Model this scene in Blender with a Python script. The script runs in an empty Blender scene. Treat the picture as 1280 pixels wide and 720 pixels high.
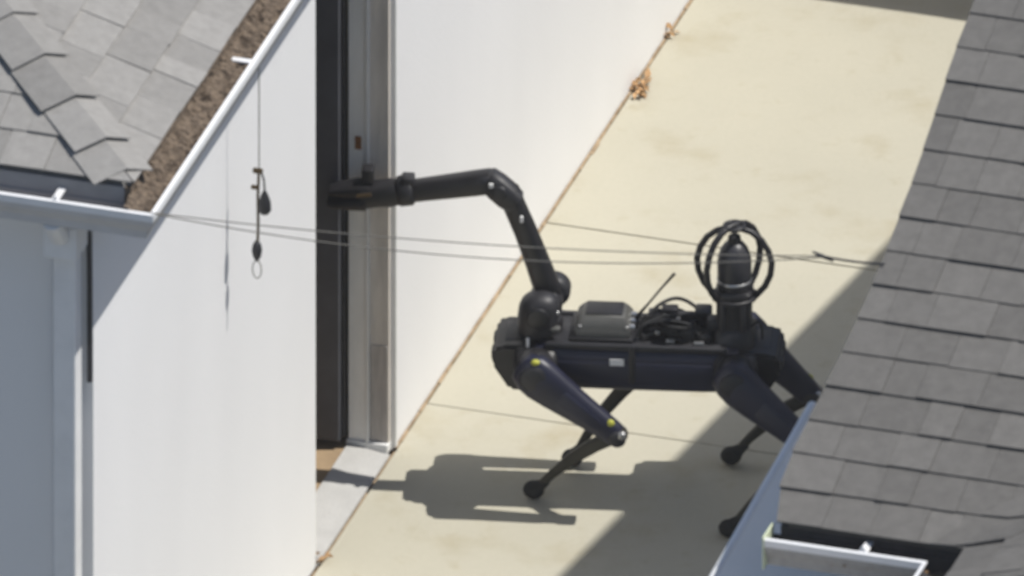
import bpy, bmesh, math, random
from mathutils import Vector, Matrix
R = math.radians
random.seed(7)
scn = bpy.context.scene
COL = scn.collection

# ------------------------------------------------------------------ camera
cd = bpy.data.cameras.new('camera')
cam = bpy.data.objects.new('camera', cd); COL.objects.link(cam); scn.camera = cam
LOOK = Vector((.0355, .771, 0))
VIEW = Vector((-.2957*math.cos(R(28)), .9553*math.cos(R(28)), -math.sin(R(28))))
cam.location = LOOK - VIEW*600
cam.rotation_euler = VIEW.to_track_quat('-Z', 'Y').to_euler()
cd.sensor_width = 12; cd.lens = 12*600/3.0476
cd.clip_start = 10; cd.clip_end = 5000
cd.dof.use_dof = True; cd.dof.focus_distance = 630; cd.dof.aperture_fstop = 11

# ------------------------------------------------------------------ light
TOSUN = Vector((.52, .16, 1)).normalized()
w = bpy.data.worlds.new('World'); scn.world = w; w.use_nodes = True
nt = w.node_tree
sky = nt.nodes.new('ShaderNodeTexSky'); sky.sky_type = 'NISHITA'; sky.sun_disc = False
sky.sun_elevation = math.asin(TOSUN.z); sky.sun_rotation = math.atan2(TOSUN.x, TOSUN.y)
bg = nt.nodes['Background']; bg.inputs['Strength'].default_value = .10
nt.links.new(sky.outputs[0], bg.inputs[0])
sd = bpy.data.lights.new('sun', 'SUN'); sd.energy = 4.5; sd.angle = R(.55); sd.color = (1, .965, .905)
sun = bpy.data.objects.new('sun', sd); COL.objects.link(sun)
sun.rotation_euler = (-TOSUN).to_track_quat('-Z', 'Y').to_euler(); sun.location = (5, 2, 12)
scn.view_settings.view_transform = 'Standard'; scn.view_settings.look = 'None'
scn.view_settings.exposure = 0; scn.view_settings.gamma = 1
scn.view_settings.use_curve_mapping = False

# ------------------------------------------------------------------ helpers
OFF = {}
def link(name, bm, mat, parent=None, smooth=None, label=None, cat=None, group=None, kind=None):
    """one mesh object; verts are in world axes (or in the thing's own axes for the robot)"""
    bmesh.ops.recalc_face_normals(bm, faces=bm.faces)
    off = OFF.get(parent.name, Vector()) if parent else None
    if parent is None:
        xs = [v.co for v in bm.verts]
        lo = Vector([min(c[i] for c in xs) for i in range(3)]); hi = Vector([max(c[i] for c in xs) for i in range(3)])
        off = Vector(((lo.x+hi.x)/2, (lo.y+hi.y)/2, lo.z))
    if off.length: bmesh.ops.translate(bm, vec=-off, verts=bm.verts)
    me = bpy.data.meshes.new(name); bm.to_mesh(me); bm.free()
    if mat: me.materials.append(mat)
    if smooth:
        for p in me.polygons: p.use_smooth = True
        me.set_sharp_from_angle(angle=R(smooth))
    o = bpy.data.objects.new(name, me); COL.objects.link(o)
    if parent:
        o.parent = parent; OFF[o.name] = OFF.get(parent.name, Vector())
    else:
        o.location = off; OFF[o.name] = off
    tag(o, label, cat, group, kind)
    return o
def tag(o, label=None, cat=None, group=None, kind=None):
    if label: o['label'] = label
    if cat: o['category'] = cat
    if group: o['group'] = group
    if kind: o['kind'] = kind
def thing(name, loc, label, cat, group=None, rotz=0):
    o = bpy.data.objects.new(name, None); COL.objects.link(o)
    o.location = loc; o.rotation_euler = (0, 0, rotz); o.empty_display_size = .1
    OFF[o.name] = Vector(loc) if rotz == 0 else Vector()
    tag(o, label, cat, group); return o
def B(): return bmesh.new()
def box(bm, x0, x1, y0, y1, z0, z1, bev=0, M=None):
    t = bmesh.new()
    bmesh.ops.create_cube(t, size=1)
    for v in t.verts:
        v.co = Vector((x0 + (v.co.x+.5)*(x1-x0), y0 + (v.co.y+.5)*(y1-y0), z0 + (v.co.z+.5)*(z1-z0)))
    if bev: bmesh.ops.bevel(t, geom=t.edges[:]+t.verts[:], offset=bev, segments=2, affect='EDGES', profile=.5)
    if M: bmesh.ops.transform(t, matrix=M, verts=t.verts)
    merge(bm, t); return bm
def merge(bm, t):
    vs = {v: bm.verts.new(v.co) for v in t.verts}
    for f in t.faces:
        try: bm.faces.new([vs[v] for v in f.verts])
        except ValueError: pass
    t.free()
def frame(d):
    d = d.normalized(); a = Vector((0, 0, 1)) if abs(d.z) < .95 else Vector((1, 0, 0))
    u = d.cross(a).normalized(); return u, d.cross(u).normalized()
def rings(bm, rs, cap=True):
    vr = [[bm.verts.new(c) for c in r] for r in rs]
    n = len(vr[0])
    for A, C in zip(vr, vr[1:]):
        for i in range(n): bm.faces.new((A[i], A[(i+1) % n], C[(i+1) % n], C[i]))
    if cap: bm.faces.new(vr[0]); bm.faces.new(vr[-1])
def tube(bm, pts, r, n=8, closed=False):
    pts = [Vector(p) for p in pts]; rs = []; m = len(pts)
    rad = r if isinstance(r, (list, tuple)) else [r]*m
    u = None
    for i, p in enumerate(pts):
        if closed: d = pts[(i+1) % m]-pts[i-1]
        else: d = pts[min(i+1, m-1)]-pts[max(i-1, 0)]
        d.normalize()
        if u is None: u, v = frame(d)
        else: u = (u - d*u.dot(d)).normalized(); v = d.cross(u)
        rs.append([p+rad[i]*(math.cos(k*2*math.pi/n)*u+math.sin(k*2*math.pi/n)*v) for k in range(n)])
    if closed: rs.append(rs[0]); rings(bm, rs, False); bmesh.ops.remove_doubles(bm, verts=bm.verts, dist=1e-6)
    else: rings(bm, rs)
    return bm
def loft(bm, secs, n=24, ex=3.0):
    """secs: (centre, u axis, v axis, half u, half v)"""
    rs = []
    for c, u, v, a, b in secs:
        r = []
        for k in range(n):
            t = 2*math.pi*k/n; ct, st = math.cos(t), math.sin(t)
            r.append(Vector(c)+Vector(u)*a*math.copysign(abs(ct)**(2/ex), ct)+Vector(v)*b*math.copysign(abs(st)**(2/ex), st))
        rs.append(r)
    rings(bm, rs); return bm
def limb(bm, p0, p1, prof, side=Vector((0, 1, 0)), n=20, ex=2.6):
    """prof: (t, half size in the bending plane, half size along side, shift in plane)"""
    p0, p1 = Vector(p0), Vector(p1); d = (p1-p0).normalized()
    v = (side-d*side.dot(d)).normalized(); u = v.cross(d).normalized()
    loft(bm, [(p0+(p1-p0)*t+u*s, u, v, a, b) for t, a, b, s in prof], n, ex); return bm
def drum(bm, c, axis, r, h, n=24, bev=.25):
    """disc with rounded rim centred at c"""
    c, a = Vector(c), Vector(axis).normalized(); u, v = frame(a); k = r*bev; rs = []
    for hh, rr in ((-h/2, r-k), (-h/2+k*.3, r-k*.35), (-h/2+k, r), (h/2-k, r), (h/2-k*.3, r-k*.35), (h/2, r-k)):
        rs.append([c+a*hh+rr*(math.cos(2*math.pi*i/n)*u+math.sin(2*math.pi*i/n)*v) for i in range(n)])
    rings(bm, rs); return bm
def ball(bm, c, r, sc=(1, 1, 1), nu=16, nv=10):
    rs = []
    for j in range(nv+1):
        t = math.pi*(.02+.96*j/nv)
        rs.append([Vector(c)+Vector((r*sc[0]*math.sin(t)*math.cos(2*math.pi*i/nu), r*sc[1]*math.sin(t)*math.sin(2*math.pi*i/nu), r*sc[2]*math.cos(t))) for i in range(nu)])
    rings(bm, rs); return bm
def prism(bm, poly, dvec):
    """poly: list of 3d points, extruded by dvec"""
    d = Vector(dvec); rings(bm, [[Vector(p) for p in poly], [Vector(p)+d for p in poly]]); return bm

# ------------------------------------------------------------------ materials
def mat(name, col, rough=.7, vary=.12, scale=6, bump=0, bscale=80, metal=0, rnd=0, col2=None, spec=.35, stretch=None, streak=0, detail=5):
    m = bpy.data.materials.new(name); m.use_nodes = True; t = m.node_tree; N = t.nodes; L = t.links
    b = N['Principled BSDF']; b.inputs['Roughness'].default_value = rough; b.inputs['Metallic'].default_value = metal
    b.inputs['Specular IOR Level'].default_value = spec
    tc = N.new('ShaderNodeTexCoord'); src = tc.outputs['Object']
    if stretch:
        mp = N.new('ShaderNodeMapping'); mp.inputs['Scale'].default_value = stretch; L.new(src, mp.inputs[0]); src = mp.outputs[0]
    nz = N.new('ShaderNodeTexNoise'); nz.inputs['Scale'].default_value = scale; nz.inputs['Detail'].default_value = detail; nz.inputs['Roughness'].default_value = .62
    L.new(src, nz.inputs['Vector'])
    rp = N.new('ShaderNodeValToRGB'); rp.color_ramp.elements[0].position = .3; rp.color_ramp.elements[1].position = .7
    c2 = col2 or [c*(1-vary) for c in col]; c1 = col if col2 else [min(1, c*(1+vary)) for c in col]
    rp.color_ramp.elements[0].color = (*c2, 1); rp.color_ramp.elements[1].color = (*c1, 1)
    L.new(nz.outputs['Fac'], rp.inputs[0]); out = rp.outputs[0]
    if rnd:
        oi = N.new('ShaderNodeObjectInfo'); mr = N.new('ShaderNodeMapRange')
        mr.inputs['To Min'].default_value = 1-rnd; mr.inputs['To Max'].default_value = 1+rnd
        L.new(oi.outputs['Random'], mr.inputs['Value'])
        mx = N.new('ShaderNodeVectorMath'); mx.operation = 'SCALE'
        L.new(out, mx.inputs[0]); L.new(mr.outputs[0], mx.inputs['Scale']); out = mx.outputs[0]
    L.new(out, b.inputs['Base Color'])
    if bump:
        n2 = N.new('ShaderNodeTexNoise'); n2.inputs['Scale'].default_value = bscale; n2.inputs['Detail'].default_value = 4
        L.new(src, n2.inputs['Vector'])
        bp = N.new('ShaderNodeBump'); bp.inputs['Strength'].default_value = bump; bp.inputs['Distance'].default_value = .01
        L.new(n2.outputs['Fac'], bp.inputs['Height']); L.new(bp.outputs[0], b.inputs['Normal'])
    return m
M_stucco = mat('white_stucco', (.80, .80, .805), .9, .025, 2.2, .15, 120, stretch=(1, 1, .35))
M_trim = mat('white_trim_paint', (.80, .80, .79), .55, .05, 7)
M_gutter = mat('white_gutter_metal', (.82, .82, .82), .4, .06, 9, spec=.5)
M_jamb = mat('weathered_white_jamb', (.86, .85, .82), .7, .06, 9, .2, 60, stretch=(4, 4, .8))
M_casing = mat('weathered_grey_casing', (.68, .63, .57), .85, .14, 8, .3, 60, stretch=(4, 4, .6))
M_patch = mat('bare_weathered_wood', (.47, .435, .405), .9, .16, 20, stretch=(5, 5, .6))
M_door = mat('dark_door_paint', (.085, .087, .10), .5, .2, 5)
M_floor = mat('tan_wood_floor', (.36, .26, .16), .6, .2, 6)
M_sill = mat('grey_cement_sill', (.46, .455, .44), .9, .12, 7, .2, 90)
M_rust = mat('rusty_steel', (.26, .11, .035), .9, .4, 60)
M_shL = mat('light_grey_shingle', (.285, .275, .260), .95, .10, 30, .5, 300, rnd=.13)
M_shR = mat('charcoal_shingle', (.150, .144, .135), .95, .12, 26, .5, 300, rnd=.10)
M_deck = mat('roof_felt', (.05, .05, .05), .95, .2, 8)
M_debris = mat('leaf_debris', (.25, .19, .135), 1, .5, 70, .8, 120, col2=(.085, .066, .052))
M_leaf = mat('dry_brown_leaf', (.46, .29, .15), .9, .25, 30, rnd=.3)
M_dirt = mat('dry_dirt', (.33, .25, .165), 1, .35, 20, .5, 80)
M_black = mat('matte_black_plastic', (.015, .0145, .017), .45, .25, 20, spec=.5)
M_navy = mat('dark_navy_shell', (.0125, .014, .033), .42, .15, 12, spec=.5)
M_graph = mat('graphite_plastic', (.022, .022, .026), .5, .2, 20, spec=.5)
M_lidar = mat('smoky_lidar_glass', (.036, .036, .042), .4, .1, 16, spec=.5)
M_grey = mat('dark_grey_box', (.085, .085, .08), .5, .12, 16, spec=.5)
M_shin = mat('dark_shin_tube', (.030, .028, .022), .5, .2, 20)
M_rubber = mat('rubber', (.02, .02, .02), .9, .2, 60)
M_yellow = mat('yellow_marking', (.46, .46, .07), .5, .05, 20)
M_silver = mat('bare_metal', (.5, .5, .5), .3, .1, 20, metal=.8)
M_whitelab = mat('white_label', (.75, .75, .75), .6, .03, 20)
M_cable = mat('black_cable', (.014, .014, .015), .55, .2, 30)
M_wire = mat('weathered_wire', (.17, .16, .14), .7, .2, 40)
M_fence = mat('weathered_fence_wood', (.24, .2, .16), .9, .25, 6, .3, 40, rnd=.15, stretch=(6, 6, .6))
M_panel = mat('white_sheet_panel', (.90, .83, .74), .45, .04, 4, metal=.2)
M_shade_dark = mat('painted_shade_dark', (.055, .052, .056), .9, .3, 14)  # shade inside the gutters and on the right fascia, painted as dark colour
M_shade_mid = mat('painted_shade_mid', (.36, .35, .35), .8, .12, 8)  # shade under the left end eave, painted on gutter inside and fascia
M_shade_face = mat('painted_face_shade', (.30, .30, .30), .6, .12, 8, stretch=(6, 6, 1))  # lower gutter faces coloured darker to stand for shade
M_shade_face_b = mat('painted_face_shade_light', (.56, .56, .57), .6, .08, 8)  # lighter painted shade for the left end gutter's lower face
M_brass = mat('old_brass', (.12, .085, .045), .5, .3, 40, metal=.6)

def concrete():
    m = mat('pale_concrete', (.474, .450, .366), .92, .045, 1.3, .12, 150); t = m.node_tree; N = t.nodes; L = t.links
    b = N['Principled BSDF']; base = b.inputs['Base Color'].links[0].from_socket
    tc = [n for n in N if n.bl_idname == 'ShaderNodeTexCoord'][0]
    geo = N.new('ShaderNodeNewGeometry')
    for sc, lo, hi, dark in ((3.2, .54, .74, (.87, .83, .75)), (11, .60, .76, (.90, .87, .81)), (70, .3, .72, (.94, .94, .93))):
        nz = N.new('ShaderNodeTexNoise'); nz.inputs['Scale'].default_value = sc; nz.inputs['Detail'].default_value = 6; nz.inputs['Roughness'].default_value = .6
        L.new(geo.outputs['Position'], nz.inputs['Vector'])
        rp = N.new('ShaderNodeValToRGB'); rp.color_ramp.elements[0].position = lo; rp.color_ramp.elements[1].position = hi
        rp.color_ramp.elements[0].color = (1, 1, 1, 1); rp.color_ramp.elements[1].color = (*dark, 1)
        L.new(nz.outputs['Fac'], rp.inputs[0])
        mx = N.new('ShaderNodeMix'); mx.data_type = 'RGBA'; mx.blend_type = 'MULTIPLY'; mx.inputs[0].default_value = 1
        L.new(base, mx.inputs[6]); L.new(rp.outputs[0], mx.inputs[7]); base = mx.outputs[2]
    L.new(base, b.inputs['Base Color']); return m
M_conc = concrete()
M_ground = mat('worn_asphalt', (.13, .13, .13), 1, .3, .5, .3, 10)

# ------------------------------------------------------------------ ground
bm = B(); box(bm, -700, 700, -700, 700, -.5, -.06)
link('ground', bm, M_ground, kind='structure')
bm = B(); box(bm, -.004, 2.84, -7.2, 3.6, -.055, -.012)
drive = link('driveway', bm, M_dirt, kind='structure')
for q0, q1 in ((-7.2, -6.0), (-6.0, -4.8), (-4.8, -3.6), (-3.6, -2.4), (-2.4, -1.2), (-1.2, 0), (0, 1.2), (1.2, 3.6)):
    bm = B(); box(bm, .010, 2.82, q0+.0026, q1-.0026, -.0115, random.uniform(-.001, .001), .003)
    link('concrete_slab', bm, M_conc, drive)
# grit lying in the joint against the white wall
bm = B(); rnd = random.Random(3)
q = -.30
while q < 3.5:
    L_ = rnd.uniform(.03, .09); wd = rnd.uniform(.002, .0075)+(.006 if rnd.random() < .12 else 0)
    prism(bm, [(.0025, q, -.011), (.0025, q, .003+rnd.random()*.004), (.0045+wd, q, .0012), (.0045+wd, q, -.011)], (0, L_, 0)); q += L_*1.01
link('dirt_seam', bm, M_dirt, drive, kind='stuff')

# ------------------------------------------------------------------ left house
LH = thing('white_house', (0, 0, 0), 'white stucco house with light grey shingle roof and an open doorway', 'house')
H0, H1 = -3.3, 5.0          # wall extent along the passage
D0, D1, DH = -1.087, -.32, 2.06   # doorway
bm = B()
prism(bm, [(0, H0, 0), (0, D0, 0), (0, D0, 2.40), (0, H0, 2.40)], (-.125, 0, 0))
prism(bm, [(0, D1, 0), (0, H1, 0), (0, H1, 2.40), (0, D1, 2.40)], (-.125, 0, 0))
prism(bm, [(0, D0, DH), (0, D1, DH), (0, D1, 2.40), (0, D0, 2.40)], (-.125, 0, 0))
link('wall', bm, M_stucco, LH)
bm = B(); box(bm, -5, -.126, H0, H0+.125, 0, 2.40); box(bm, -5, -.126, H1-.125, H1, 0, 2.40); box(bm, -5.126, -5.001, H0, H1, 0, 2.4)
link('wall', bm, M_stucco, LH)
bm = B(); box(bm, -4.99, -.13, H0+.13, H1-.13, -.02, .018); link('floor', bm, M_floor, LH)
# door frame (far jamb is the one in view)
fr = B(); box(fr, -.066, -.004, D1-.018, D1+.0, .034, DH-.02, .002); fr = link('door_frame', fr, M_casing, LH)
bm = B(); box(bm, -.128, -.068, D1-.026, D1, .034, DH-.02, .002); link('jamb', bm, M_jamb, fr)
bm = B(); box(bm, -.072, -.062, D1-.034, D1-.019, .034, DH-.02, .002); link('door_stop', bm, M_trim, fr)
bm = B(); box(bm, -.003, .012, D1+.002, D1+.02, .012, DH+.03, .002); link('edge_bead', bm, M_trim, fr)
bm = B(); box(bm, -.125, -.004, D0+.0005, D0+.018, .03, DH-.02, .002); link('jamb', bm, M_jamb, fr)
bm = B(); box(bm, -.128, -.004, D0, D1, DH-.019, DH, .002); link('head', bm, M_jamb, fr)
bm = B(); box(bm, -.106, -.086, D1-.032, D1-.0262, 1.015, 1.058, .002); link('rusty_latch', bm, M_rust, fr, label='small rusty latch plate')
bm = B(); box(bm, -.060, -.008, D1-.0215, D1-.0182, .037, .36, .001); link('patch_board', bm, M_patch, fr)
bm = B(); box(bm, -.134, -.003, D1-.036, D1+.002, .005, .036, .004); link('frame_foot', bm, M_trim, fr)
# sill, sloping out
bm = B(); prism(bm, [(-.125, D0, 0), (-.125, D0, .026), (.004, D0, .008), (.004, D0, 0)], (0, D1-D0-.036, 0)); link('sill', bm, M_sill, LH)
# the door, swung into the house
DR = B(); box(DR, -.86, -.142, D1-.074, D1-.036, .045, DH-.03, .003)
DR = link('door', DR, M_door, LH)
for z0, z1 in ((.25, .92), (1.06, 1.86)):
    for p0, p1 in ((-.48, -.24), (-.78, -.54)):
        bm = B(); box(bm, p0, p1, D1-.082, D1-.0745, z0, z1, .003); link('panel', bm, M_door, DR)
bm = B(); tube(bm, [(-.80, D1-.075, 1.0), (-.80, D1-.13, 1.0)], .01); ball(bm, (-.80, D1-.135, 1.0), .028); link('knob', bm, M_brass, DR, 40)
bm = B(); box(bm, -.1405, -.132, D1-.050, D1-.037, .05, DH-.04); link('weather_strip', bm, M_graph, DR)

# roofs -------------------------------------------------------------
class Plane:
    def __init__(s, o, e, g, z0, t): s.o, s.e, s.g, s.z0, s.t = Vector((*o, 0)), Vector((*e, 0)), Vector((*g, 0)), z0, t; s.n = (-s.g*t+Vector((0, 0, 1))).normalized()
    def pt(s, a, b, h=0): return s.o+s.e*a+s.g*b+Vector((0, 0, s.z0+s.t*b))+s.n*h
def clip(poly, f):
    out = []
    for i, P in enumerate(poly):
        Q = poly[(i+1) % len(poly)]; a, b = f(*P), f(*Q)
        if a >= 0: out.append(P)
        if (a >= 0) != (b >= 0):
            k = a/(a-b); out.append((P[0]+(Q[0]-P[0])*k, P[1]+(Q[1]-P[1])*k))
    return out
def shingles(pl, parent, m, amin, amax, nrow, keep, seed, ex=.131, edge=None, wmin=.09, wmax=.2, arow=None, thick=.006):
    rg = random.Random(seed)
    for i in range(nrow):
        a = amin(i) if callable(amin) else amin; first = True
        end = arow(i) if arow else amax
        wob = rg.uniform(-.003, .003)
        while a < end:
            wd = rg.uniform(wmin, wmax)
            fst = first; amin0 = a
            if first: a0 = a+(edge(i*ex) if edge else rg.uniform(-.003, .003)); wd *= rg.uniform(.6, 1.)
            else: a0 = a
            a1 = a+wd; first = False
            lam = rg.random() < .45                      # laminated tabs sit a little prouder
            butt = i*ex-rg.uniform(0, .003)+wob-(.002 if lam else 0)
            at = a+edge((i+1)*ex+.02) if edge and a0 < amin0+.08 and fst else a0
            poly = [(a0, butt), (a1-.0015, butt+rg.uniform(-.0015, .0015)), (a1-.0015, (i+1)*ex+.02), (at, (i+1)*ex+.02)]
            for f in keep:
                poly = clip(poly, f)
                if len(poly) < 3: break
            a = a1
            if len(poly) < 3: continue
            ar = abs(sum(P[0]*Q[1]-Q[0]*P[1] for P, Q in zip(poly, poly[1:]+poly[:1])))/2
            if ar < 2e-4: continue
            l0 = .013+(.0035 if lam else 0)+rg.uniform(0, .002); l1 = .0065+(.0015 if lam else 0)
            H = lambda b: l0+(l1-l0)*(b-i*ex)/(ex+.02)
            bm = B(); rings(bm, [[pl.pt(x, y, H(y)-thick) for x, y in poly], [pl.pt(x, y, H(y)) for x, y in poly]])
            link('shingle', bm, m, parent)
# left: hip roof
PA = Plane((.175, -3.47), (0, 1), (-1, 0), 2.52, .35)
PB = Plane((.175, -3.47), (-1, 0), (0, 1), 2.52, .35)
bm = B()
r1, e0, e1, pb = 2.70, -3.46, 5.16, -5.29
zr = 2.52+.35*2.71
V = [bm.verts.new(c) for c in ((.165, e0, 2.513), (.165, e1, 2.513), (pb, e1, 2.513), (pb, e0, 2.513), (.165-r1, e0+r1, zr), (.165-r1, e1-r1, zr))]
for f in ((0, 1, 5, 4), (3, 0, 4), (2, 3, 4, 5), (1, 2, 5)): bm.faces.new([V[i] for i in f])
bm.faces.new([V[i] for i in (0, 3, 2, 1)])
roofL = link('roof', bm, M_shL, LH)
shingles(PA, roofL, M_shL, 0, 2.3, 8, [lambda a, b: a-b], 11, ex=.134)
shingles(PB, roofL, M_shL, 0, 1.0, 7, [lambda a, b: a-b], 12, ex=.134)
rg = random.Random(5)
for i in range(8):            # folded hip caps
    s0, s1 = (-.009+i*.139 if i else .035), -.009+i*.139+.17
    la, lb = (.026 if i else .016)+rg.uniform(-.001, .004), .013
    tw = rg.uniform(-.006, .006)
    def P3(pl, a, b, h): return pl.pt(a, b, h)
    bm = B()
    wl, wr = .068+rg.uniform(-.004, .004), .058+rg.uniform(-.004, .004)
    top, bot = [], []
    for (s, h) in ((s0, la), (s1, lb)):
        L3 = PB.pt(s+wl+tw*.5, s-wl+tw*.5, h+.002); C3 = PA.pt(s, s, h+.006); R3 = PA.pt(s+wr, s-wr, h)
        top.append([L3, C3, R3]); bot.append([p-Vector((0, 0, .004)) for p in (L3, C3, R3)])
    ring0 = top[0]+bot[0][::-1]; ring1 = top[1]+bot[1][::-1]
    rings(bm, [ring0, ring1]); link('hip_cap', bm, M_shL, roofL)
bm = B(); box(bm, .005, .150, H0-.15, H1+.1, 2.386, 2.399); box(bm, -5, .0049, H0-.15, H0-.001, 2.386, 2.399); link('soffit', bm, M_trim, LH)
bm = B(); box(bm, .151, .171, H0-.171, H1+.12, 2.38, 2.508); link('fascia', bm, M_debris, LH)
bm = B(); box(bm, -5.2, .1505, H0-.1705, H0-.151, 2.38, 2.508); link('fascia', bm, M_shade_mid, LH)  # fascia coloured with the painted eave shade
# gutters
PROF = [(.0, .070), (.0, .0), (.066, .0), (.071, .026), (.092, .056), (.098, .074), (.098, .097), (.086, .099), (.086, .093), (.0935, .091), (.0935, .071), (.088, .055), (.066, .029), (.062, .004), (.004, .004), (.004, .070)]
def gutter_mesh(o, along, out, z, L0, L1, m0=0, m1=0):
    """m0/m1: change of length per metre outwards at each end (1 = outside mitre)"""
    bm = B(); o, A, O = Vector((*o, 0)), Vector((*along, 0)), Vector((*out, 0))
    r0 = [o+O*x+A*(L0-m0*x)+Vector((0, 0, z+y)) for x, y in PROF]; r1 = [o+O*x+A*(L1+m1*x)+Vector((0, 0, z+y)) for x, y in PROF]
    rings(bm, [r0, r1], True); return bm
def paint_shade(o, inside=None, face=None):  # paints shade inside and on the lower face, lip stays white
    o.data.materials.append(inside or M_shade_dark); o.data.materials.append(face or M_shade_face)
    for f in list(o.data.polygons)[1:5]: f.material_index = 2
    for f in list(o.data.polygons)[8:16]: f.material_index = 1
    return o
gA = gutter_mesh((.172, 0), (0, 1), (1, 0), 2.385, H0-.172, H1+.1, 1, 0); gA = paint_shade(link('gutter', gA, M_gutter, LH))
gB = gutter_mesh((0, H0-.172), (1, 0), (0, -1), 2.385, -5.2, .172, 0, 1); gB = paint_shade(link('gutter', gB, M_gutter, LH), M_shade_mid, M_shade_face_b)
def debris(name, x0, x1, y0, y1, z, parent, seed, n=60, amp=.012, rise=0):
    rg = random.Random(seed); bm = B(); nx = 6 if x1-x0 < y1-y0 else n; ny = n if nx == 6 else 6
    g = [[bm.verts.new((x0+(x1-x0)*i/nx, y0+(y1-y0)*j/ny, z+rise*(1-i/nx)**2+rg.uniform(-amp, amp))) for j in range(ny+1)] for i in range(nx+1)]
    for i in range(nx):
        for j in range(ny): bm.faces.new((g[i][j], g[i+1][j], g[i+1][j+1], g[i][j+1]))
    return link(name, bm, M_debris, parent, kind='stuff')
debris('leaf_debris', .1735, .262, H0-.258, -1.0, 2.466, gA, 4, 300, .010, .03)
for q in (-2.56, -1.6, -.6, .5):
    bm = B(); box(bm, .172, .266, q, q+.022, 2.475, 2.481, .001); link('hanger', bm, M_gutter, gA)
bm = B(); box(bm, -.05, -.028, H0-.264, H0-.176, 2.475, 2.481, .001)
prism(bm, [(-.045, H0-.262, 2.4795), (-.028, H0-.262, 2.4795), (-.036, H0-.262, 2.50)], (0, .01, 0)); link('hanger', bm, M_gutter, gB)
bm = B(); box(bm, -.40, -.378, H0-.264, H0-.176, 2.475, 2.481, .001); link('hanger', bm, M_gutter, gB)
# downspout by the corner
bm = B(); box(bm, -.093, -.022, H0-.105, H0-.038, .05, 2.22, .006)
ds = link('downspout', bm, M_gutter, LH)
bm = B(); box(bm, -.11, -.005, H0-.15, H0-.03, 2.2205, 2.335, .008); link('outlet_box', bm, M_gutter, ds)
bm = B(); tube(bm, [(-.057, H0-.215, 2.384), (-.057, H0-.20, 2.36), (-.057, H0-.145, 2.30)], .03, 12); link('elbow', bm, M_gutter, ds, 50)
bm = B(); tube(bm, [(-.010, H0-.03, 2.32), (-.004, H0-.03, 2.30), (-.004, H0-.022, 2.1), (-.004, H0-.022, 1.76)], .0085, 8); link('dark_tube', bm, M_graph, LH, 50)  # thin dark tube down the wall corner beside the downspout

# hanging snap hook and weights under the eave
HK = thing('hanging_pull_cord', (.09, -1.94, 1.35), 'thin cord with dark hook and small weights hanging under the eave', 'cord')
hx, hy = .09, -1.94
bm = B(); tube(bm, [(hx, hy, 2.385), (hx+.001, hy, 2.1), (hx, hy+.002, 1.775)], .0019, 6); link('cord', bm, M_wire, HK)
bm = B(); tube(bm, [(hx, hy, 1.775), (hx-.003, hy, 1.69), (hx-.002, hy, 1.60), (hx-.004, hy, 1.53)], .0045, 6); link('rod', bm, M_brass, HK)
bm = B(); box(bm, hx-.018, hx+.012, hy-.006, hy+.006, 1.77, 1.786, .003); box(bm, hx-.024, hx-.004, hy-.005, hy+.005, 1.715, 1.728, .003); link('crossbar', bm, M_brass, HK)
bm = B(); tube(bm, [(hx+.008, hy, 1.775), (hx+.016, hy, 1.75), (hx+.018, hy, 1.71)], .003, 6); loft(bm, [((hx+.018, hy, z), (1, 0, 0), (0, 1, 0), r, r) for z, r in ((1.715, .004), (1.70, .011), (1.675, .019), (1.65, .020), (1.638, .012))], 12, 2); link('weight', bm, M_graph, HK, 60)
bm = B(); loft(bm, [((hx-.006, hy, z), (1, 0, 0), (0, 1, 0), r, r) for z, r in ((1.545, .004), (1.53, .013), (1.51, .016), (1.49, .012), (1.475, .004))], 12, 2); link('weight', bm, M_graph, HK, 60)
bm = B(); tube(bm, [(hx-.006+.014*math.sin(k*.52), hy, 1.447+.03*math.cos(k*.52)) for k in range(12)], .0018, 6, True); link('loop', bm, M_wire, HK)

# ------------------------------------------------------------------ right house
RH = thing('dark_roofed_house', (2.86, -1.2, 0), 'house with sagging charcoal shingle roof and white eave gutter', 'house')
t2 = .36; q_e = -4.775; q_r = -.957; zR = 2.43+t2*(q_r-q_e); t3 = .27; q_f = q_r+(zR-2.43)/t3
bm = B()
prism(bm, [(2.86, q_e+.3, 0), (2.86, q_f-.3, 0), (2.86, q_f-.3, 2.43), (2.86, q_r, zR-.12), (2.86, q_e+.3, 2.43)], (5.5, 0, 0))
link('wall', bm, M_stucco, RH)
bm = B(); prism(bm, [(3.44, -9, 0), (8.06, -9, 0), (8.06, -9, 2.40), (5.75, -9, 3.25), (3.44, -9, 2.40)], (0, 9+q_e+.299, 0)); link('wall', bm, M_stucco, RH)
PR = Plane((2.57, q_e), (1, 0), (0, 1), 2.43, t2)
PW = Plane((3.15, q_e), (0, -1), (1, 0), 2.43, t2)
PF = Plane((2.57, q_f), (1, 0), (0, -1), 2.43, t3)
bm = B()
for pl, lenb in ((PR, q_r-q_e), (PF, q_f-q_r)):
    rings(bm, [[pl.pt(.03, .01, -.025), pl.pt(5.9, .01, -.025), pl.pt(5.9, lenb-.001, -.025), pl.pt(.03, lenb-.001, -.025)], [pl.pt(.03, .01, .001), pl.pt(5.9, .01, .001), pl.pt(5.9, lenb-.001, .001), pl.pt(.03, lenb-.001, .001)]])
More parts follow.
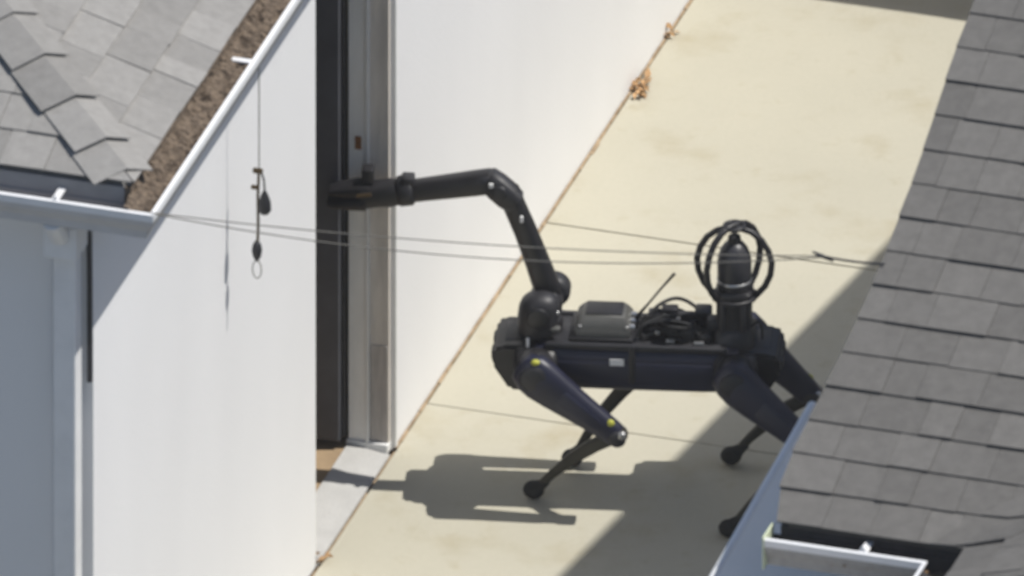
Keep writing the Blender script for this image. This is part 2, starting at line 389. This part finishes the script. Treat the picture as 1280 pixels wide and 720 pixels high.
# wing roof: up to its own ridge
for pl, s in ((PW, 1),):
    rings(bm, [[pl.pt(.0, .01, h), pl.pt(4.3, .01, h), pl.pt(4.3, 2.6, h), pl.pt(-2.59, 2.6, h)] for h in (-.025, .0008)])
PW2 = Plane((8.35, q_e), (0, -1), (-1, 0), 2.43, t2)
rings(bm, [[PW2.pt(.0, .01, h), PW2.pt(4.3, .01, h), PW2.pt(4.3, 2.599, h), PW2.pt(-2.59, 2.599, h)] for h in (-.025, .0008)])
roofR = link('roof', bm, M_shR, RH)
wob = [(0, .0), (.14, -.033), (.26, -.034), (.62, -.002), (.98, .016), (1.35, .013), (1.83, -.009), (3.6, 0)]
def edgeR(b):
    for (b0, v0), (b1, v1) in zip(wob, wob[1:]):
        if b0 <= b <= b1: return v0+(v1-v0)*(b-b0)/(b1-b0)
    return 0
shingles(PR, roofR, M_shR, 0, 1.2, 19, [lambda a, b: .60-(a-b)], 21, ex=.1305, edge=edgeR, arow=lambda i: max(.55, 1.35-.05*i), wmin=.10, wmax=.19)
shingles(PW, roofR, M_shR, -.9, .6, 7, [lambda a, b: a+b-.0], 22, ex=.1305, wmin=.10, wmax=.2)
rg = random.Random(2)
for k in range(6):            # shingles woven across the valley
    b0, b1 = k*.1305-rg.uniform(0, .004), (k+1)*.1305+.015; el = rg.uniform(.11, .15); l0, l1 = .019+rg.uniform(0, .003), .012
    top = [[PR.pt(.58+b-rg.uniform(.10, .13), b, h-.003), PR.pt(.55+b, b, h+.003), PW.pt(-b, b+.03, h+.003), PW.pt(-b, b+el, h)] for b, h in ((b0, l0), (b1, l1))]
    bm = B(); rings(bm, [top[0]+[p-Vector((0, 0, .006)) for p in top[0][::-1]], top[1]+[p-Vector((0, 0, .006)) for p in top[1][::-1]]]); link('shingle', bm, M_shR, roofR)
bm = B()
for pl, lenb in ((PR, q_r-q_e), (PF, q_f-q_r)):
    rings(bm, [[pl.pt(a, b, h) for a, b in ((.035, .02), (.055, .02), (.055, lenb-.01), (.035, lenb-.01))] for h in (-.14, -.026)])
link('rake_board', bm, M_trim, RH)
bm = B(); box(bm, 2.575, 3.16, q_e+.017, q_e+.035, 2.30, 2.418); box(bm, 3.161, 3.18, -9, q_e+.035, 2.30, 2.418); link('fascia', bm, M_shade_dark, RH)  # fascia takes the painted gutter shade
g1 = gutter_mesh((0, q_e+.015), (1, 0), (0, -1), 2.318, 2.555, 3.14, 0, -1); g1 = paint_shade(link('gutter', g1, M_gutter, RH))
g2 = gutter_mesh((3.14, 0), (0, -1), (-1, 0), 2.318, -q_e-.015, 9.0, -1, 0); g2 = paint_shade(link('gutter', g2, M_gutter, RH))
M_greenish = mat('algae_stained_metal', (.66, .72, .50), .6, .1, 12)
bm = B(); box(bm, 2.5495, 2.5549, q_e-.085, q_e+.015, 2.317, 2.424, .001); link('end_cap', bm, M_greenish, g1, label='algae stained gutter end cap')
bm = B(); box(bm, 2.84, 2.862, q_e-.078, q_e+.012, 2.402, 2.408, .001); prism(bm, [(2.836, q_e-.06, 2.4082), (2.866, q_e-.06, 2.4082), (2.851, q_e-.06, 2.428)], (0, .03, 0)); link('hanger', bm, M_gutter, g1)
debris('leaf_debris', 2.70, 3.10, q_e-.045, q_e+.010, 2.340, g1, 9, 50, .006)
LM = B(); rings(LM, [[Vector((0, 0, 0)), Vector((.012, .008, .004)), Vector((.030, .003, .002)), Vector((.014, -.008, .005))], [Vector((0, 0, .001)), Vector((.012, .008, .005)), Vector((.030, .003, .003)), Vector((.014, -.008, .006))]])
leaf_me = bpy.data.meshes.new('leaf'); LM.to_mesh(leaf_me); LM.free(); leaf_me.materials.append(M_leaf)
def leaf(loc, rot, sc, parent=None):
    o = bpy.data.objects.new('leaf', leaf_me); COL.objects.link(o)
    o.location = Vector(loc)-(OFF.get(parent.name, Vector()) if parent else Vector()); o.rotation_euler = rot; o.scale = (sc,)*3
    if parent: o.parent = parent
    return o
for k in range(16): leaf((rg.uniform(2.66, 3.06), q_e-rg.uniform(.01, .055), 2.352), (rg.uniform(-.4, .4), rg.uniform(-.4, .4), rg.uniform(0, 6)), rg.uniform(.6, 1.1), g1)

# flat white lean-to cover beside the gable
LC = thing('lean_to_cover', (2.33, -4.6, 0), 'flat white lean-to cover under the gutter of the charcoal roof', 'awning')
def sl(q): return 2.14+.072*(q+3.645)
bm = B(); prism(bm, [(2.295, -6.8, sl(-6.8)), (2.295, -3.52, sl(-3.52)), (2.295, -3.52, sl(-3.52)-.03), (2.295, -6.8, sl(-6.8)-.03)], (.563, 0, 0)); link('panel', bm, M_panel, LC)
bm = B(); tube(bm, [(2.292, -6.82, sl(-6.82)-.012), (2.292, -3.515, sl(-3.515)-.012)], .017, 10); link('edge_trim', bm, M_trim, LC, 50)
for q in (-6.5, -5.3):
    bm = B(); box(bm, 2.31, 2.36, q, q+.05, 0, sl(q)-.031, .003); link('post', bm, M_trim, LC)

# ------------------------------------------------------------------ far fence, added out of view so its shadow reaches the frame
FN = thing('shadow_fence', (1.4, 3.10, 0), 'unseen board fence added to shade the far end of the concrete passage', 'fence')
for k in range(20):
    bm = B(); x = .02+k*.14; box(bm, x, x+.134, 3.08, 3.10, .02, 1.8+random.uniform(-.01, .01), .002); link('board', bm, M_fence, FN)
for z in (.4, 1.5):
    bm = B(); box(bm, .01, 2.83, 3.1005, 3.14, z, z+.09, .002); link('rail', bm, M_fence, FN)

# ------------------------------------------------------------------ overhead wires
WA = Vector((.262, -3.56, 2.487)); WB = Vector((2.60, -3.80, 2.805)); WS = WA+(WB-WA)*.915+Vector((0, 0, .012))
def wire(a, b, sag, r, label, x=0):
    pts = [a+(b-a)*(k/24)+Vector((0, 0, -4*sag*(k/24)*(1-k/24))) for k in range(25)]
    bm = B(); tube(bm, pts, r, 6); return link('overhead_wire', bm, M_wire, None, 60, label, 'wire', 'wires across the passage')
wire(WA, WS, .034, .0019, 'upper of two thin wires strung from gutter corner across the passage')
wire(WA+Vector((.004, .01, -.008)), WS+Vector((0, 0, -.004)), .076, .0019, 'lower, slacker of two thin wires strung from gutter corner across the passage')
bm = B(); tube(bm, [WS+(WB-WS)*k/6+Vector((0, 0, -.02*(k/6)*(1-k/6))) for k in range(7)], .0034, 6)
tube(bm, [WS+Vector((-.03, 0, .01)), WS, WS+Vector((.035, 0, -.012))], [.003, .0065, .003], 8)
link('wire_splice', bm, M_graph, None, 60, 'short dark wire splice tied to edge of charcoal roof', 'wire')

# ------------------------------------------------------------------ dead leaves by the wall
rg = random.Random(8)
def leaf_clump(p, q, n, rad, label):
    t = thing('leaf_litter', (p, q, 0), label, 'leaves')
    for k in range(n):
        a = rg.uniform(0, 6.28); r_ = rad*rg.random()
        o = leaf((p+.012+abs(r_*math.cos(a))*.6, q+r_*math.sin(a)*1.5, rg.uniform(.003, .03)*(1-r_/rad/1.6)), (rg.uniform(-.7, .7), rg.uniform(-.7, .7), rg.uniform(0, 6)), rg.uniform(.7, 1.3))
        o.location = o.location-Vector((p, q, 0)); o.parent = t
leaf_clump(.01, 2.08, 34, .05, 'clump of dry brown leaves against the white wall base')
leaf_clump(.005, 2.44, 7, .03, 'tiny tuft of dry leaves further along the wall base')
leaf_clump(-.02, D0+.05, 7, .035, 'few dry leaves at the near end of the door sill')

# ------------------------------------------------------------------ robot dog
RD = thing('robot_dog', (.773, -.340, 0), 'black four-legged robot with an arm reaching into the doorway and a caged rear sensor', 'robot', rotz=math.pi+R(12.9))
X, Y, Z = Vector((1, 0, 0)), Vector((0, 1, 0)), Vector((0, 0, 1))
ZC = .465
def xsec(x, hw, z0, z1): return ((x, 0, (z0+z1)/2), Y, Z, hw, (z1-z0)/2)
bm = B(); loft(bm, [xsec(-.315, .095, .395, .520), xsec(-.30, .110, .384, .530), xsec(-.2, .112, .380, .531), xsec(0, .112, .379, .531), xsec(.2, .112, .380, .531), xsec(.30, .110, .384, .530), xsec(.315, .095, .395, .520)], 36, 5)
body = link('body', bm, M_navy, RD, 40)
for s in (1, -1):
    bm = B(); box(bm, -.27, .27, s*.098-.010, s*.098+.010, .522, .541, .004); link('deck_rail', bm, M_graph, body, 40)
    bm = B(); box(bm, -.26, .26, s*.1095-.004, s*.1095+.0045, .425, .486, .004); link('side_panel', bm, M_navy, body, 40)
bm = B(); box(bm, -.25, .26, -.085, .085, .524, .536, .003); link('deck', bm, M_graph, body, 40)
bm = B(); box(bm, .035, .078, .1123, .1145, .476, .498, .0008); link('data_plate', bm, M_whitelab, body, label='small white plate')
bm = B(); box(bm, .002, .020, .109, .119, .420, .545, .003); link('strap', bm, M_black, body, 40)
# end housings
def housing(s, name):
    bm = B(); a = lambda x: s*x
    prism(bm, [(a(x), -.099, z) for x, z in ((.285, .524), (.402, .521), (.426, .506), (.430, .455), (.378, .372), (.285, .370))], (0, .198, 0))
    bmesh.ops.bevel(bm, geom=bm.edges[:], offset=.010, segments=2, affect='EDGES')
    o = link(name, bm, M_black, RD, 35)
    for y in (-.045, .045):
        b2 = B(); box(b2, min(a(.424), a(.434)), max(a(.424), a(.434)), y-.022, y+.022, .458, .488, .004); link('camera_window', b2, M_graph, o, 40)
    b2 = B(); box(b2, min(a(.33), a(.395)), max(a(.33), a(.395)), -.06, .06, .512, .524, .004); link('top_cover', b2, M_graph, o, 40)
    return o
housing(1, 'front_housing'); housing(-1, 'rear_housing')
# legs
def leg(sx, sy, knee, foot, mark):
    hip = Vector((.298*sx, .166*sy, ZC)); knee, foot = Vector(knee), Vector(foot)
    bm = B(); drum(bm, (.298*sx, .085*sy, ZC), X, .056, .13, 24, .3); drum(bm, (.298*sx, .135*sy, ZC), Y, .062, .085, 28, .3)
    lg = link('leg', bm, M_black, RD, 45)
    bm = B(); limb(bm, hip, knee, [(-.18, .022, .018, 0), (-.15, .047, .030, 0), (-.04, .064, .038, 0), (.08, .066, .039, -.002), (.25, .060, .036, -.003), (.5, .050, .032, -.002), (.75, .042, .029, 0), (.92, .038, .027, 0), (1.03, .033, .024, 0), (1.08, .016, .014, 0)], Y, 24, 2.6)
    link('thigh', bm, M_navy, lg, 50)
    e = knee-hip; bm = B(); limb(bm, hip+e*.30+Vector((0, .030*sy, 0)), hip+e*.80+Vector((0, .026*sy, 0)), [(0, .020, .004, 0), (.05, .030, .006, 0), (.9, .020, .006, 0), (1, .012, .004, 0)], Y, 14, 4); link('thigh_cover', bm, M_navy, lg, 45)
    bm = B(); drum(bm, hip+Vector((0, .034*sy, 0)), Y, .042, .012, 24, .2); link('hip_cover', bm, M_graph, lg, 45)
    d = (foot-knee).normalized(); k0 = knee-d*.022
    bm = B(); limb(bm, k0, foot, [(-.03, .012, .010, 0), (.0, .021, .015, 0), (.10, .023, .015, -.006), (.28, .023, .014, -.016), (.5, .020, .0135, -.018), (.75, .015, .012, -.011), (.95, .012, .011, 0)], Y, 16, 2.4)
    link('shin', bm, M_shin, lg, 50)
    bm = B(); drum(bm, knee, Y, .026, .062, 20, .25); link('knee_joint', bm, M_graph, lg, 45)
    bm = B(); drum(bm, knee-d*.020, Y, .0135, .05, 14, .3); link('knee_pin', bm, M_silver, lg, 45)
    bm = B(); ball(bm, foot, .030, (1.08, .9, .95)); tube(bm, [foot-d*.06, foot-d*.035, foot-d*.01], [.012, .017, .024], 14); link('foot', bm, M_rubber, lg, 60)
    u = (knee-hip).normalized(); nrm = Vector((-u.z, 0, u.x)); nrm = nrm if nrm.z > 0 else -nrm
    c = hip+u*.265+nrm*.028+Vector((0, .018*sy, 0))
    bm = B(); ball(bm, c, .0115, (1.1, .8, 1.1)); link('yellow_marker', bm, M_yellow, lg, 60, label='small yellow marking')
    if mark:
        bm = B(); ball(bm, hip+Vector((-.005, .022, .052)), .0125, (1.1, .8, .8)); link('yellow_marker', bm, M_yellow, lg, 60, label='small yellow marking')
leg(1, 1, (.048, .192, .282), (.307, .075, .030), True)
leg(1, -1, (.0, -.150, .310), (.208, -.133, .030), False)
leg(-1, 1, (-.55, .235, .272), (-.29, .275, .030), False)
leg(-1, -1, (-.503, -.20, .230), (-.262, -.183, .030), False)
# arm
bm = B(); drum(bm, (.293, 0, .552), Z, .068, .055, 28, .2); drum(bm, (.293, 0, .590), Z, .055, .05, 28, .2); arm = link('arm', bm, M_black, RD, 45)
bm = B(); loft(bm, [((.296-(z-.6)*.1, .046, z), X, Y, r, r*.85) for z, r in ((.541, .050), (.556, .058), (.60, .062), (.635, .061), (.655, .054), (.668, .042), (.677, .022))], 26, 2.3); link('shoulder_drum', bm, M_graph, arm, 60)
bm = B(); drum(bm, (.292, .100, .617), Y, .036, .012, 22, .2); link('shoulder_cap', bm, M_black, arm, 45)
bm = B(); ball(bm, (.238, .066, .622), .0075); link('bolt', bm, M_silver, arm, 45)
bm = B(); box(bm, .228, .258, .060, .085, .566, .578, .003); link('bracket', bm, M_grey, arm, 45)
bm = B(); box(bm, .318, .328, .095, .104, .520, .552, .002); link('bracket', bm, M_whitelab, arm, 45, label='small pale plate standing in for a bright gap')  # pale plate put where a bright gap shows between the parts
bm = B(); drum(bm, (.256, -.058, .637), Y, .050, .075, 26, .35); drum(bm, (.275, -.01, .625), Y, .050, .09, 26, .2); link('shoulder_drum', bm, M_graph, arm, 60)
S, E = Vector((.262, -.005, .640)), Vector((.392, .0, 1.000))
bm = B(); limb(bm, S, E, [(-.05, .020, .02, 0), (0, .036, .034, 0), (.15, .040, .035, 0), (.35, .037, .033, -.002), (.6, .035, .032, -.003), (.85, .034, .032, 0), (.98, .034, .034, 0), (1.04, .018, .02, 0)], Y, 22, 2.5); ua = link('upper_arm', bm, M_black, arm, 50)
bm = B(); limb(bm, (.368, 0, .955), (.462, 0, 1.040), [(-.05, .022, .022, 0), (.0, .036, .036, 0), (.25, .041, .040, 0), (.6, .041, .040, 0), (.9, .036, .036, 0), (1.02, .020, .022, 0)], Y, 22, 2.8); link('elbow', bm, M_graph, arm, 50)
bm = B(); drum(bm, (.415, .036, 1.0), Y, .026, .016, 20, .3); link('elbow_cap', bm, M_graph, arm, 50)
bm = B(); box(bm, .432, .446, .030, .044, 1.020, 1.034, .003); link('arm_label', bm, M_whitelab, arm, label='small white decal')
bm = B(); box(bm, .342, .352, .026, .040, .905, .925, .003); link('arm_label', bm, M_whitelab, arm, label='small white decal')
FA, WR = Vector((.440, 0, 1.022)), Vector((.690, 0, .978))
bm = B(); limb(bm, FA, WR, [(-.06, .02, .02, 0), (0, .038, .036, 0), (.2, .038, .036, 0), (.5, .036, .035, 0), (.8, .034, .034, 0), (1.0, .033, .033, 0)], Y, 22, 2.5); link('forearm', bm, M_black, arm, 50)
bm = B(); drum(bm, (.700, 0, .980), (1, 0, -.15), .047, .05, 26, .2); box(bm, .672, .712, -.02, .03, 1.006, 1.034, .006); link('wrist', bm, M_graph, arm, 45)
bm = B(); limb(bm, (.715, 0, .974), (.83, 0, .962), [(0, .034, .036, 0), (.25, .040, .040, 0), (.6, .036, .042, 0), (1, .040, .044, 0)], Y, 20, 3); hand = link('gripper', bm, M_black, arm, 45)
bm = B(); limb(bm, (.82, 0, .948), (.935, 0, .935), [(0, .026, .046, 0), (.4, .020, .046, 0), (.8, .013, .04, 0), (1, .006, .03, 0)], Y, 16, 4); link('fixed_jaw', bm, M_graph, arm, 45)
bm = B(); limb(bm, (.81, 0, .985), (.930, 0, .975), [(0, .020, .036, 0), (.3, .022, .040, 0), (.7, .015, .036, 0), (1, .006, .028, 0)], Y, 16, 4); link('moving_jaw', bm, M_black, arm, 45)
bm = B(); box(bm, .795, .832, -.03, .02, 1.004, 1.052, .005); link('jaw_actuator', bm, M_black, arm, 45)
bm = B(); tube(bm, [(.80, .045, .985), (.845, .046, .978)], .006, 8); link('jaw_pin', bm, M_brass, arm, 45)
for o in arm.children:            # the arm swings a little to the robot's right
    for v in o.data.vertices:
        k = max(0, v.co.x-.30); v.co.y -= .20*k; v.co.z -= .105*k
# payload box with sloped shoulders
bm = B(); rings(bm, [[Vector(c) for c in ((x0, -y0, z), (x1, -y0, z), (x1, y0, z), (x0, y0, z))] for x0, x1, y0, z in ((.185, .02, .072, .5415), (.185, .02, .072, .572), (.165, .035, .052, .600), (.160, .040, .045, .606))])
bmesh.ops.bevel(bm, geom=bm.edges[:], offset=.004, segments=2, affect='EDGES')
pay = link('payload_box', bm, M_grey, RD, 40)
bm = B(); box(bm, .045, .155, -.042, .040, .602, .611, .003); link('lid', bm, M_black, pay, 40)
bm = B(); box(bm, .012, .20, -.082, .082, .536, .5465, .003); link('mounting_plate', bm, M_black, pay, 40)
for y in (-.04, .0, .04):
    bm = B(); tube(bm, [(.03, y, .57), (.008, y, .57)], .009, 10); link('connector', bm, M_silver, pay, 40)
bm = B(); ball(bm, (.17, .066, .580), .005); link('screw', bm, M_silver, pay, 40)
bm = B(); ball(bm, (.03, .066, .580), .005); link('screw', bm, M_silver, pay, 40)
# antenna
bm = B(); tube(bm, [(.012, .0, .545), (.004, 0, .585), (-.030, 0, .630), (-.066, 0, .680), (-.107, 0, .733)], [.008, .006, .0035, .0034, .005], 8); ant = link('antenna', bm, M_black, RD, 50)
# cables and boxes between payload and mast
rg = random.Random(14)
for k in range(24):
    x0, x1 = rg.uniform(-.03, .0), rg.uniform(-.24, -.15); y0, y1 = rg.uniform(-.07, .07), rg.uniform(-.07, .07)
    ym = rg.uniform(-.08, .08); zm = rg.uniform(.55, .605)+(.018 if k % 5 == 0 else 0)
    pts = [Vector((x0, y0, .548)), Vector((x0-.02, y0*.6+ym*.4, zm-.012)), Vector(((x0+x1)/2, ym, zm)), Vector((x1+.02, y1*.7+ym*.3, zm-.02)), Vector((x1, y1, .55))]
    out = []
    for i in range(len(pts)-1):
        p0, p1, p2, p3 = pts[max(i-1, 0)], pts[i], pts[i+1], pts[min(i+2, 4)]
        for s in range(5):
            t = s/5; out.append(.5*((2*p1)+(p2-p0)*t+(2*p0-5*p1+4*p2-p3)*t*t+(3*p1-p0-3*p2+p3)*t**3))
    out.append(pts[-1])
    bm = B(); tube(bm, out, rg.uniform(.004, .0075), 7); link('cable', bm, M_cable, RD, 60)
for x, y, z, sx, sy, sz, m in ((-.06, .02, .536, .05, .05, .035, M_black), (-.135, -.01, .536, .07, .08, .05, M_graph), (-.205, .05, .536, .03, .04, .03, M_black), (-.10, .072, .5362, .026, .014, .014, M_silver), (-.185, .080, .5362, .03, .012, .012, M_silver), (-.09, -.045, .536, .05, .04, .062, M_black), (-.19, -.04, .536, .05, .06, .065, M_black), (-.225, .01, .536, .04, .05, .06, M_graph), (-.045, -.05, .536, .04, .04, .045, M_graph), (-.15, .05, .536, .04, .03, .04, M_black), (-.12, .03, .590, .012, .012, .012, M_silver), (-.06, .055, .555, .014, .01, .012, M_silver)):
    bm = B(); box(bm, x-sx/2, x+sx/2, y-sy/2, y+sy/2, z, z+sz, min(sx, sy, sz)*.15); link('connector_block', bm, m, RD, 40)
# sensor mast with protective cage
mx = -.285
bm = B(); loft(bm, [((mx, 0, z), X, Y, a, b) for z, a, b in ((.520, .066, .075), (.56, .062, .070), (.575, .052, .055), (.66, .053, .052), (.672, .056, .055), (.690, .056, .055), (.697, .050, .050))], 28, 4); mast = link('sensor_mast', bm, M_black, RD, 40)
for y in (-.052, .052):
    for x in (-.03, .03):
        bm = B(); box(bm, mx+x-.008, mx+x+.008, y-.007, y+.007, .54, .672, .003); link('upright', bm, M_graph, mast, 40)
bm = B(); loft(bm, [((mx, 0, z), X, Y, r, r) for z, r in ((.697, .046), (.704, .051), (.78, .0515), (.80, .049), (.825, .041), (.843, .028), (.85, .012))], 28, 2); link('lidar', bm, M_lidar, mast, 45)
bm = B(); drum(bm, (mx, 0, .722), Z, .0535, .012, 28, .1); link('lidar_band', bm, M_silver, mast, 45)
bm = B(); loft(bm, [((mx, 0, z), X, Y, r, r) for z, r in ((.848, .02), (.866, .019), (.872, .012))], 16, 2); link('lidar_cap', bm, M_black, mast, 45)
def hoop(az, off, wbulge, ztop):
    c, s = math.cos(az), math.sin(az); prof = [(.050, .655), (.064, .672), (.090, .705), (.106, .745), (.110, .785), (.100, .825), (.080, .860), (.050, .885), (.02, .895)]
    pts = [(r*wbulge, z+(ztop-.895)*(z-.655)/.24) for r, z in prof]; pts = pts+[(-r, z) for r, z in reversed(pts)]
    bm = B(); tube(bm, [(mx+c*r-s*off, s*r+c*off, z) for r, z in pts], .0098, 8); link('cage_bar', bm, M_black, mast, 60)
hoop(R(-4), .0, 1.02, .893); hoop(R(48), -.004, 1.0, .900)
bm = B(); tube(bm, [(mx+.030*math.cos(k*.393), .030*math.sin(k*.393), .900) for k in range(16)], .0062, 8, True); link('cage_ring', bm, M_black, mast, 60)
bm = B(); tube(bm, [(mx+.064*math.cos(k*.393), .064*math.sin(k*.393), .668) for k in range(16)], .007, 8, True); link('cage_ring', bm, M_black, mast, 60)
bm = B(); tube(bm, [(mx-.05, .03, .58), (mx-.075, .03, .60), (mx-.085, .03, .575), (mx-.085, .02, .535)], .004, 7); link('cable', bm, M_cable, mast, 60)

# ------------------------------------------------------------------ hazy air between the far-off camera and the houses
hz = bpy.data.materials.new('hazy_air'); hz.use_nodes = True; N = hz.node_tree.nodes; N.clear()
ou = N.new('ShaderNodeOutputMaterial'); pv = N.new('ShaderNodeVolumePrincipled')
pv.inputs['Color'].default_value = (.92, .90, .87, 1); pv.inputs['Density'].default_value = .000045
hz.node_tree.links.new(pv.outputs[0], ou.inputs['Volume'])
bm = B(); box(bm, -740, 740, -740, 740, -1.5, 300)
link('haze', bm, hz, kind='stuff')
